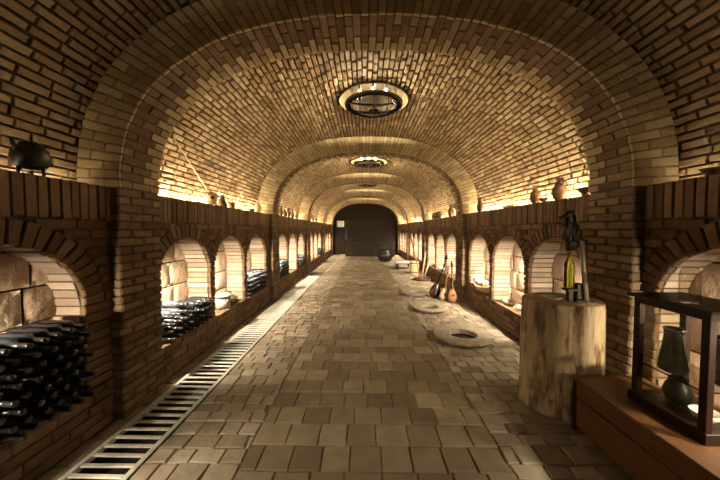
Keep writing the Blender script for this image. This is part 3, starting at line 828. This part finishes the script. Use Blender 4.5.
CX0, CX1, CY0, CY1, CZ0, CZ1 = 1.745, 2.075, 1.42, 1.82, 0.401, 1.095
root = empty('display_case', ((CX0 + CX1) / 2, (CY0 + CY1) / 2, CZ0), 'dark wooden display cabinet with glass panes on the brown bench', 'display case')
mx, my = (CX0 + CX1) / 2, (CY0 + CY1) / 2
def cb(name, x0, x1, y0, y1, z0, z1, mat, bev=0.003):
    g = Geo(); g.box(x0 - mx, x1 - mx, y0 - my, y1 - my, z0 - CZ0, z1 - CZ0, 0, bev); return g.build(name, mat, root)
p = 0.038
for (x, y) in ((CX0, CY0), (CX0, CY1 - p), (CX1 - p, CY0), (CX1 - p, CY1 - p)):
    cb('post', x, x + p, y, y + p, CZ0 + 0.06, CZ1 - 0.02, M['dark_wood'])
cb('plinth', CX0 - 0.012, CX1, CY0 - 0.012, CY1 + 0.012, CZ0, CZ0 + 0.06, M['dark_wood'])
cb('top', CX0 - 0.025, CX1 + 0.005, CY0 - 0.025, CY1 + 0.025, CZ1 - 0.02, CZ1, M['dark_wood'])
for (x, nm) in ((CX0 + 0.004, 'side'), (CX1 - 0.03, 'side')):
    cb('rail', x, x + 0.026, CY0 + p, CY1 - p, CZ1 - 0.06, CZ1 - 0.0205, M['dark_wood'])
for y in (CY0 + 0.004, CY1 - 0.03):
    cb('rail', CX0 + p, CX1 - p, y, y + 0.026, CZ1 - 0.06, CZ1 - 0.0205, M['dark_wood'])
cb('pane', CX0 + 0.012, CX0 + 0.015, CY0 + p, CY1 - p, CZ0 + 0.061, CZ1 - 0.061, M['pane'], 0)
cb('pane', CX0 + p, CX1 - p, CY0 + 0.012, CY0 + 0.015, CZ0 + 0.061, CZ1 - 0.061, M['pane'], 0)
cb('pane', CX0 + p, CX1 - p, CY1 - 0.015, CY1 - 0.012, CZ0 + 0.061, CZ1 - 0.061, M['pane'], 0)
SH = CZ0 + 0.255
cb('shelf', CX0 + 0.03, CX1 - 0.02, CY0 + 0.03, CY1 - 0.03, SH - 0.008, SH, M['clear_glass'], 0.001)
def lathe_thing(name, prof, mat, loc, label, cat, group=None, seg=28, rot=None, **kw):
    g = Geo(); g.lathe(prof, seg, **kw); o = g.build(name, mat); o.location = loc
    if rot: o.rotation_euler = rot
    return tag(o, label, cat, group)
def handle(parent, mat, r0, z0, z1, bulge, rad=0.008, ang=0.0):
    g = Geo(); n = 9
    ca, sa = math.cos(ang), math.sin(ang)
    pts = []
    for k in range(n):
        t = math.pi * k / (n - 1)
        rr = r0 + bulge * math.sin(t); pts.append((rr * ca, rr * sa, z0 + (z1 - z0) * k / (n - 1)))
    g.tube(pts, rad, 8); return g.build('handle', mat, parent)
decanter = [(0.0, 0.004), (0.054, 0.0), (0.066, 0.01), (0.069, 0.03), (0.06, 0.09), (0.05, 0.15), (0.043, 0.22), (0.047, 0.255), (0.043, 0.255), (0.038, 0.23), (0.0, 0.2)]
d1 = lathe_thing('carafe', decanter, M['bottle_green'], (1.85, 1.675, SH + 0.001), 'dark green glass carafe on the cabinet shelf, far side', 'carafe', 'vessels in the display cabinet')
g = Geo(); g.tube([(0.047 * math.cos(2 * math.pi * k / 28), 0.047 * math.sin(2 * math.pi * k / 28), 0.255) for k in range(28)], 0.004, 6, closed=True); g.build('rim', M['chrome'], d1)
d2 = lathe_thing('carafe', decanter, M['bottle_green'], (1.95, 1.53, SH + 0.001), 'dark green glass carafe on the cabinet shelf, near side', 'carafe', 'vessels in the display cabinet')
g = Geo(); g.tube([(0.047 * math.cos(2 * math.pi * k / 28), 0.047 * math.sin(2 * math.pi * k / 28), 0.255) for k in range(28)], 0.004, 6, closed=True); g.build('rim', M['chrome'], d2)
pot_prof = [(0.0, 0.0), (0.04, 0.0), (0.06, 0.03), (0.066, 0.07), (0.055, 0.11), (0.042, 0.13), (0.045, 0.145), (0.04, 0.145), (0.036, 0.13), (0.0, 0.12)]
lathe_thing('jug', pot_prof, M['iron'], (1.89, 1.68, CZ0 + 0.061), 'dark clay jug below the cabinet shelf', 'jug', 'vessels in the display cabinet')
lathe_thing('bowl', [(0.0, 0.0), (0.03, 0.0), (0.05, 0.02), (0.062, 0.05), (0.058, 0.05), (0.045, 0.022), (0.0, 0.008)], M['white'], (1.86, 1.52, CZ0 + 0.061), 'white bowl at the bottom of the display cabinet', 'bowl', 'vessels in the display cabinet')
lathe_thing('glass_jar', [(0.0, 0.0), (0.040, 0.0), (0.044, 0.006), (0.044, 0.15), (0.040, 0.175), (0.030, 0.19), (0.030, 0.20), (0.027, 0.20), (0.027, 0.188), (0.037, 0.172), (0.041, 0.148), (0.041, 0.01), (0.0, 0.008)], M['thin_glass'], (1.81, 1.57, CZ1 + 0.001), 'clear glass jar on top of the display cabinet', 'glass jar')

# ------------------------------------------------------------------ things on the left ledge
LZ = LEDGE_Z1 + 0.006
XL = XC - HW - 0.10; XR = XC + HW + 0.10
root = empty('cauldron', (XL + 0.02, 1.71, LZ), 'dark round footed pot with spout on the nearest left ledge', 'pot'); root.scale = (0.84, 0.80, 1.02)
g = Geo(); g.lathe([(0.0, 0.03), (0.05, 0.032), (0.09, 0.055), (0.108, 0.10), (0.10, 0.145), (0.072, 0.172), (0.058, 0.178), (0.062, 0.188), (0.052, 0.188), (0.05, 0.175), (0.0, 0.16)], 32); g.build('body', M['iron'], root)
for a in (0.3, 2.4, 4.5): 
    g = Geo(); g.tube([(0.065 * math.cos(a), 0.065 * math.sin(a), 0.05), (0.075 * math.cos(a), 0.075 * math.sin(a), 0.0)], [0.014, 0.009], 8); g.build('foot', M['iron'], root)
g = Geo(); g.tube([(0.0, -0.085, 0.14), (0.005, -0.11, 0.165), (0.01, -0.125, 0.195)], [0.02, 0.014, 0.012], 10); g.build('spout', M['iron'], root)
g = Geo(); g.tube([(0.0, 0.045, 0.178), (0.0, 0.07, 0.20), (0.0, 0.095, 0.185), (0.0, 0.105, 0.14)], 0.009, 8); g.build('handle', M['iron'], root)

root = empty('gourd_ladle', (XL, 3.76, LZ), 'gourd wine ladle with long pale pole leaning against the vault', 'ladle')
g = Geo(); g.lathe([(0.0, 0.0), (0.04, 0.004), (0.074, 0.03), (0.092, 0.085), (0.08, 0.135), (0.05, 0.165), (0.02, 0.178), (0.0, 0.18)], 24); g.build('gourd', M['gourd'], root)
g = Geo(); g.lathe([(0.0, 0.0), (0.02, 0.001), (0.024, 0.004), (0.02, 0.008)], 16); h_ = g.build('mouth', M['pit'], root); h_.location = (0.062, -0.062, 0.095); h_.rotation_euler = (R(90), 0, R(48))
end = Vector((-2.03, 3.0, E + 0.98)) - Vector((XL, 3.76, LZ))
g = Geo(); g.tube([(0.0, -0.02, 0.15), tuple(end * 0.5 + Vector((0.01, 0, 0.05))), tuple(end)], 0.0075, 8); g.build('pole', M['pale_wood'], root)
vase_prof = lambda h, r, n_: [(0.0, 0.0), (r * 0.55, 0.0), (r * 0.8, h * 0.12), (r, h * 0.36), (r * 0.85, h * 0.58), (n_, h * 0.76), (n_ * 0.9, h * 0.9), (n_ * 1.35, h), (n_ * 1.1, h), (n_ * 0.7, h * 0.9), (0.0, h * 0.8)]
cone_prof = [(0.0, 0.0), (0.05, 0.0), (0.062, 0.02), (0.058, 0.06), (0.035, 0.12), (0.02, 0.155), (0.022, 0.17), (0.0, 0.17)]
LG = 'vessels on the left ledge'; RG = 'vessels on the right ledge'
lathe_thing('jar', cone_prof, M['dark_clay'], (XL, 4.08, LZ), 'dark cone shaped jar right of the gourd ladle', 'jar', LG)
lathe_thing('bowl', [(0.0, 0.0), (0.03, 0.0), (0.05, 0.03), (0.052, 0.07), (0.06, 0.09), (0.052, 0.09), (0.04, 0.06), (0.0, 0.04)], M['clay'], (XL, 4.36, LZ), 'small brown cup right of the cone jar on the left ledge', 'cup', LG)
lathe_thing('bowl', [(0.0, 0.0), (0.03, 0.0), (0.06, 0.03), (0.07, 0.055), (0.064, 0.055), (0.0, 0.015)], M['dark_clay'], (XL, 5.14, LZ), 'low dark bowl on the left ledge near the second pier', 'bowl', LG)
lathe_thing('vase', vase_prof(0.24, 0.07, 0.035), M['pale_clay'], (XL, 5.44, LZ), 'tall pale vase at the far end of the first left ledge', 'vase', LG)

def jug(loc, h, r, n_, mat, label, group, handles=(0.0,)):
    root = empty('jug', loc, label, 'jug', group)
    g = Geo(); g.lathe(vase_prof(h, r, n_), 26); g.build('body', mat, root)
    for a in handles: handle(root, mat, n_ * 0.9, h * 0.62, h * 0.93, r * 0.55, 0.007, a)
    return root
jug((XR, 3.66, LZ), 0.235, 0.066, 0.024, M['clay'], 'slim necked brown jug on the right ledge above the middle niche', RG, (1.57,))
lathe_thing('bowl', [(0.0, 0.0), (0.025, 0.0), (0.045, 0.03), (0.05, 0.05), (0.044, 0.05), (0.0, 0.015)], M['dark_clay'], (XR - 0.02, 3.46, LZ), 'small dark bowl between the two brown jugs', 'bowl', RG)
jug((XR, 3.22, LZ), 0.245, 0.076, 0.032, M['clay'], 'wide brown jug with two handles on the right ledge', RG, (1.57, -1.57))
lathe_thing('bowl', [(0.0, 0.0), (0.03, 0.0), (0.032, 0.02), (0.06, 0.045), (0.075, 0.075), (0.068, 0.075), (0.0, 0.035)], M['dark_clay'], (XR - 0.03, 2.80, LZ), 'dark footed bowl on the right ledge beside the front pier', 'bowl', RG)
jug((XR - 0.02, 5.33, LZ), 0.26, 0.062, 0.02, M['dark_clay'], 'slim dark jug on the right ledge beside the second pier', RG, (1.57,))
g = Geo(); g.box(-0.05, 0.05, -0.14, 0.14, 0, 0.045, 0, 0.006); o = g.build('wooden_box', M['brown_wood']); o.location = (XR, 4.25, LZ); tag(o, 'flat brown box lying on the right ledge', 'box', RG)
lathe_thing('bowl', [(0.0, 0.0), (0.025, 0.0), (0.028, 0.012), (0.05, 0.03), (0.062, 0.05), (0.056, 0.05), (0.0, 0.02)], M['dark_clay'], (XR - 0.02, 1.80, LZ), 'dark footed bowl on the nearest right ledge, at the photo edge', 'bowl', RG)
# third bay and beyond
for k, (y, mt) in enumerate([(6.55, 'pale_clay'), (6.95, 'dark_clay'), (7.3, 'dark_clay'), (7.65, 'dark_clay'), (8.05, 'dark_clay'), (8.6, 'dark_clay')]):
    lathe_thing('jar', vase_prof(0.27 - 0.015 * (k % 3), 0.055, 0.026), M[mt], (XL, y, LZ), '%s slim jar, %s along the left ledge past the second pier' % ('pale' if mt == 'pale_clay' else 'dark', ORD[k]), 'jar', 'jars on the left ledge of the third bay', seg=18)
for k, y in enumerate([10.6, 11.3, 12.1]):
    lathe_thing('jar', vase_prof(0.25, 0.06, 0.028), M['dark_clay'], (XL, y, LZ), 'small dark jar, %s along the left ledge past the third pier' % ORD[k], 'jar', 'jars on the left ledge of the fourth bay', seg=16)
lathe_thing('vase', vase_prof(0.30, 0.07, 0.035), M['dark_clay'], (XR, 7.2, LZ), 'tall dark vase on the right ledge past the second pier', 'vase', RG)
lathe_thing('candle', [(0.0, 0.0), (0.022, 0.0), (0.024, 0.01), (0.024, 0.15), (0.015, 0.158), (0.0, 0.158)], M['white'], (XR - 0.02, 6.85, LZ), 'short white candle on the right ledge past the second pier', 'candle')
for k, y in enumerate([8.2, 8.55, 8.9]):
    lathe_thing('pot', vase_prof(0.2, 0.075, 0.05), M['dark_clay'], (XR, y, LZ), 'squat dark pot, %s of three on the far right ledge' % ORD[k], 'pot', 'squat pots on the right ledge', seg=18)

# ------------------------------------------------------------------ things in the niches
NXL = XC - HW - 0.15; NXR = XC + HW + 0.15
yl = niche_y(1, 1)
root = empty('lidded_pot', (NXL + 0.03, yl + 0.40, SILL + 0.004), 'grey stone lidded pot in the left niche between bottle stacks', 'pot')
g = Geo(); g.lathe([(0.0, 0.0), (0.105, 0.0), (0.112, 0.01), (0.118, 0.17), (0.112, 0.175), (0.0, 0.175)], 32); g.build('body', M['grey_stone'], root)
g = Geo(); g.lathe([(0.0, 0.176), (0.128, 0.176), (0.132, 0.182), (0.130, 0.196), (0.06, 0.204), (0.0, 0.205)], 32); g.build('lid', M['grey_stone'], root)
lathe_thing('glass_carboy', [(0.0, 0.0), (0.06, 0.0), (0.085, 0.02), (0.09, 0.06), (0.07, 0.11), (0.03, 0.14), (0.02, 0.17), (0.024, 0.18), (0.018, 0.18), (0.015, 0.165), (0.025, 0.137), (0.065, 0.106), (0.085, 0.06), (0.08, 0.02), (0.0, 0.006)], M['clear_glass'], (NXL, yl + 0.70, SILL + 0.006), 'small clear glass flask behind the grey lidded pot', 'flask')
lathe_thing('pot', [(0.0, 0.0), (0.05, 0.0), (0.09, 0.05), (0.1, 0.12), (0.08, 0.2), (0.05, 0.24), (0.055, 0.26), (0.045, 0.26), (0.0, 0.22)], M['dark_clay'], (NXL, niche_y(3, 0) + 0.5, SILL + 0.006), 'dark pot in the first left niche past the third pier', 'pot')

# wool trough
yr = niche_y(1, 2, 1)
root = empty('wooden_trough', (NXR - 0.09, yr + 0.36, SILL + 0.006), 'pale wooden trough in the right niche by the instruments', 'trough'); root.scale = (1.2, 1.0, 1.15)
g = Geo(); n = 14; pr = []
for k in range(n + 1):
    t = -1 + 2 * k / n; wv = 0.085 * math.sqrt(max(0.0, 1 - abs(t) ** 3)) + 0.012; dp = 0.10 * (1 - 0.55 * abs(t) ** 3)
    zt = 0.11 + 0.03 * t * t
    pr.append([(wv, t * 0.3, zt), (wv * 0.75, t * 0.28, zt - dp * 0.7), (0.0, t * 0.27, zt - dp), (-wv * 0.75, t * 0.28, zt - dp * 0.7), (-wv, t * 0.3, zt), (-wv * 0.82, t * 0.285, zt), (-wv * 0.5, t * 0.26, zt - dp * 0.6), (0.0, t * 0.25, zt - dp * 0.8), (wv * 0.5, t * 0.26, zt - dp * 0.6), (wv * 0.82, t * 0.285, zt)])
vs = [p_ for row in pr for p_ in row]; fs = []
for k in range(n):
    for q in range(10): fs.append((k * 10 + q, k * 10 + (q + 1) % 10, (k + 1) * 10 + (q + 1) % 10, (k + 1) * 10 + q))
fs.append(tuple(range(10))); fs.append(tuple(n * 10 + q for q in range(9, -1, -1)))
g.add(vs, fs, 0, False); g.build('bowl', M['pale_wood'], root)
g = Geo(); g.tube([(-0.02, -0.04, 0.09), (0.03, 0.09, 0.35), (0.08, 0.17, 0.52)], 0.011, 8)
o = g.build('wooden_rod', M['pale_wood']); o.location = root.location; tag(o, 'pale rod leaning in the wooden trough', 'rod')
g = Geo()
for k in range(12):
    cx, cy, cz, rr = jit(0.05), -0.02 + jit(0.15), 0.13 + random.uniform(0, 0.04), random.uniform(0.035, 0.055)
    g.lathe([(0.0, -rr), (rr * 0.7, -rr * 0.7), (rr, 0), (rr * 0.7, rr * 0.7), (0.0, rr)], 12, c=(cx, cy, cz), wob=0.12)
o = g.build('raw_wool', M['wool']); o.location = (NXR - 0.08, yr + 0.56, SILL + 0.03); tag(o, 'heap of white wool lying in the wooden trough', 'wool', None, 'stuff')
y2 = niche_y(1, 1, 1)
flask = [(0.0, 0.0), (0.035, 0.0), (0.05, 0.02), (0.052, 0.05), (0.035, 0.085), (0.014, 0.115), (0.011, 0.18), (0.016, 0.19), (0.011, 0.19), (0.007, 0.18), (0.01, 0.115), (0.03, 0.083), (0.047, 0.05), (0.045, 0.02), (0.0, 0.005)]
lathe_thing('glass_flask', flask, M['clear_glass'], (NXR - 0.05, y2 + 0.50, SILL + 0.006), 'clear long necked flask in the bright right niche', 'flask')
for k, (dy, dx, mt) in enumerate(((0.66, -0.06, 'white'), (0.78, 0.0, 'pale_clay'), (0.3, -0.03, 'white'))):
    lathe_thing('cup', [(0.0, 0.0), (0.025, 0.0), (0.034, 0.02), (0.036, 0.055), (0.032, 0.055), (0.028, 0.02), (0.0, 0.008)], M[mt], (NXR + dx, y2 + dy, SILL + 0.006), ['white cup beyond the long necked flask', 'cream cup near the far jamb of the flask niche', 'white cup in front of the long necked flask'][k], 'cup', 'cups beside the flask')
y3 = niche_y(2, 1, 1)
lathe_thing('bowl', [(0.0, 0.0), (0.05, 0.0), (0.09, 0.04), (0.12, 0.1), (0.112, 0.1), (0.08, 0.04), (0.0, 0.015)], M['white'], (NXR - 0.05, y3 + 0.45, SILL + 0.006), 'white bowl in a right niche past the instruments', 'bowl')
lathe_thing('bowl', [(0.0, 0.0), (0.04, 0.0), (0.07, 0.04), (0.09, 0.09), (0.083, 0.09), (0.06, 0.04), (0.0, 0.015)], M['clay'], (NXR - 0.05, niche_y(2, 2) + 0.35, SILL + 0.006), 'brown bowl in the right niche before the third pier', 'bowl')

# ------------------------------------------------------------------ stringed instruments by the second right pier
def lute(loc, rot, length, body_l, body_w, mat_body, mat_neck, label):
    root = empty('lute', loc, label, 'lute', 'instruments leaning on the second right pier', rot=rot)
    g = Geo(); w_ = body_w / 2
    g.lathe([(0.0, 0.0), (w_ * 0.5, 0.012), (w_ * 0.85, body_l * 0.14), (w_, body_l * 0.32), (w_ * 0.86, body_l * 0.55), (w_ * 0.5, body_l * 0.8), (0.024, body_l), (0.0, body_l)], 24, sy=0.62); g.build('body', mat_body, root)
    g = Geo(); g.tube([(0, -0.012, body_l - 0.05), (0, -0.012, length - 0.12)], [0.022, 0.017], 10); g.build('neck', mat_neck, root)
    g = Geo(); g.tube([(0, -0.012, length - 0.125), (0, 0.0, length - 0.06), (0, 0.03, length)], [0.022, 0.024, 0.016], 10); hd = g.build('headstock', mat_neck, root)
    for k, sx in enumerate((-1, 1, -1)):
        g = Geo(); g.tube([(0, 0.0, length - 0.09 + k * 0.025), (sx * 0.05, 0.0, length - 0.09 + k * 0.025)], 0.006, 6); g.build('peg', mat_neck, hd)
    g = Geo(); g.lathe([(0.0, 0.0), (w_ * 0.28, 0.0), (w_ * 0.28, 0.003), (0.0, 0.003)], 16); sh = g.build('sound_hole', M['pit'], root); sh.location = (0, -w_ * 0.56, body_l * 0.48); sh.rotation_euler = (R(88), 0, 0)
    for xx in (-0.006, 0.006):
        g = Geo(); g.tube([(xx, -w_ * 0.64 - 0.006, body_l * 0.2), (xx, -0.036, length - 0.1)], 0.0012, 4); g.build('string', M['steel'], root)
    return root
lute((1.53, 6.17, 0.0), (R(-4), R(19), 0), 1.0, 0.40, 0.25, M['red_wood'], M['red_wood'], 'dark red long necked lute leaning at the second right pier')
lute((1.69, 5.95, 0.0), (R(-2), R(9), 0), 0.74, 0.29, 0.20, M['gourd'], M['brown_wood'], 'pale round bodied lute between the two darker lutes')
lute((1.83, 5.77, 0.0), (R(-2), R(-1), 0), 0.84, 0.32, 0.19, M['brown_wood'], M['red_wood'], 'brown pear shaped lute closest to the second right pier')

# tub, bundle of poles, low bench beyond
root = empty('wooden_tub', (1.71, 9.5, 0), 'pale wooden stave tub on the floor by the right wall', 'tub')
g = Geo(); g.lathe([(0.0, 0.0), (0.14, 0.0), (0.15, 0.02), (0.16, 0.25), (0.155, 0.44), (0.14, 0.44), (0.14, 0.05), (0.0, 0.05)], 28, smooth=False); g.build('staves', M['pale_wood'], root)
for z in (0.07, 0.37):
    g = Geo(); g.lathe([(0.159, z), (0.164, z), (0.164, z + 0.025), (0.159, z + 0.025)], 28); g.build('hoop', M['iron'], root)
root = empty('stone_mortar', (1.74, 8.35, 0), 'low dark stone basin on the floor in front of the tub', 'basin')
g = Geo(); g.lathe([(0.0, 0.0), (0.2, 0.0), (0.24, 0.02), (0.25, 0.07), (0.22, 0.075), (0.19, 0.03), (0.0, 0.03)], 28); g.build('basin', M['dark_clay'], root)
for k, (tx, ty, tz, mt) in enumerate(((-0.22, 0.55, 1.32, 'brown_wood'), (0.13, 0.1, 0.8, 'pale_wood'), (0.16, -0.12, 0.55, 'pale_wood'), (0.02, 0.2, 0.95, 'dark_wood'))):
    b0 = Vector((-0.05 + k * 0.04, jit(0.05), 0.035)); g = Geo(); g.tube([tuple(b0), tuple(b0 + Vector((tx, ty, tz)))], 0.02, 8)
    o = g.build('wooden_pole', M[mt]); o.location = (1.74, 8.35, 0)
    tag(o, ['long brown pole, tallest of those standing in the dark basin', 'pale pole leaning right in the dark basin', 'short pale pole, shortest in the dark basin', 'dark upright pole in the middle of the dark basin'][k], 'pole', 'poles standing in the basin')
root = empty('low_table', (1.52, 10.9, 0), 'low dark table with a white cloth near the far right wall', 'table')
g = Geo(); g.box(-0.3, 0.3, -0.35, 0.35, 0.2, 0.24, 0, 0.005); g.build('tabletop', M['dark_wood'], root)
for sx in (-1, 1):
    for sy in (-1, 1):
        g = Geo(); g.box(sx * 0.25 - 0.03, sx * 0.25 + 0.03, sy * 0.3 - 0.03, sy * 0.3 + 0.03, 0, 0.2, 0, 0.004); g.build('leg', M['dark_wood'], root)
g = Geo(); g.box(-0.31, 0.31, -0.36, 0.36, 0.241, 0.262, 0, 0.008); g.box(-0.316, -0.311, -0.36, 0.36, 0.13, 0.262, 0, 0.001)
o = g.build('white_cloth', M['white']); o.location = root.location; tag(o, 'white cloth laid over the low dark table', 'cloth')

# far end: counter and big pot
root = empty('counter', (0.35, 16.0, 0), 'long dark wooden counter in front of the far gate', 'counter')
g = Geo(); g.box(-1.45, 1.45, -0.3, 0.3, 0.86, 0.91, 0, 0.01); g.build('countertop', M['dark_wood'], root)
g = Geo()
for k in range(14):
    a = -1.4 + k * 0.2; g.prism([(a, -0.24, 0.04), (a + 0.19, -0.24, 0.04), (a + 0.19, -0.24, 0.86), (a, -0.24, 0.86)], (0, 1, 0), 0.03, 0.006)
g.box(-1.4, 1.4, -0.21, 0.24, 0.0, 0.86, 0, 0.004); g.build('front_panel', M['end_wood'], root)
root = empty('cauldron', (1.0, 13.2, 0), 'big black round cauldron on the floor at the far end', 'cauldron')
g = Geo(); g.lathe([(0.0, 0.03), (0.2, 0.03), (0.32, 0.12), (0.36, 0.28), (0.33, 0.44), (0.27, 0.52), (0.29, 0.56), (0.26, 0.56), (0.24, 0.52), (0.0, 0.45)], 36); g.build('body', M['black_metal'], root)
for a in (0.3, 2.4, 4.5):
    g = Geo(); g.tube([(0.2 * math.cos(a), 0.2 * math.sin(a), 0.08), (0.22 * math.cos(a), 0.22 * math.sin(a), 0.0)], [0.04, 0.025], 8); g.build('foot', M['black_metal'], root)
for a in (0.0, math.pi):
    handle(root, M['black_metal'], 0.30, 0.40, 0.5, 0.09, 0.014, a)
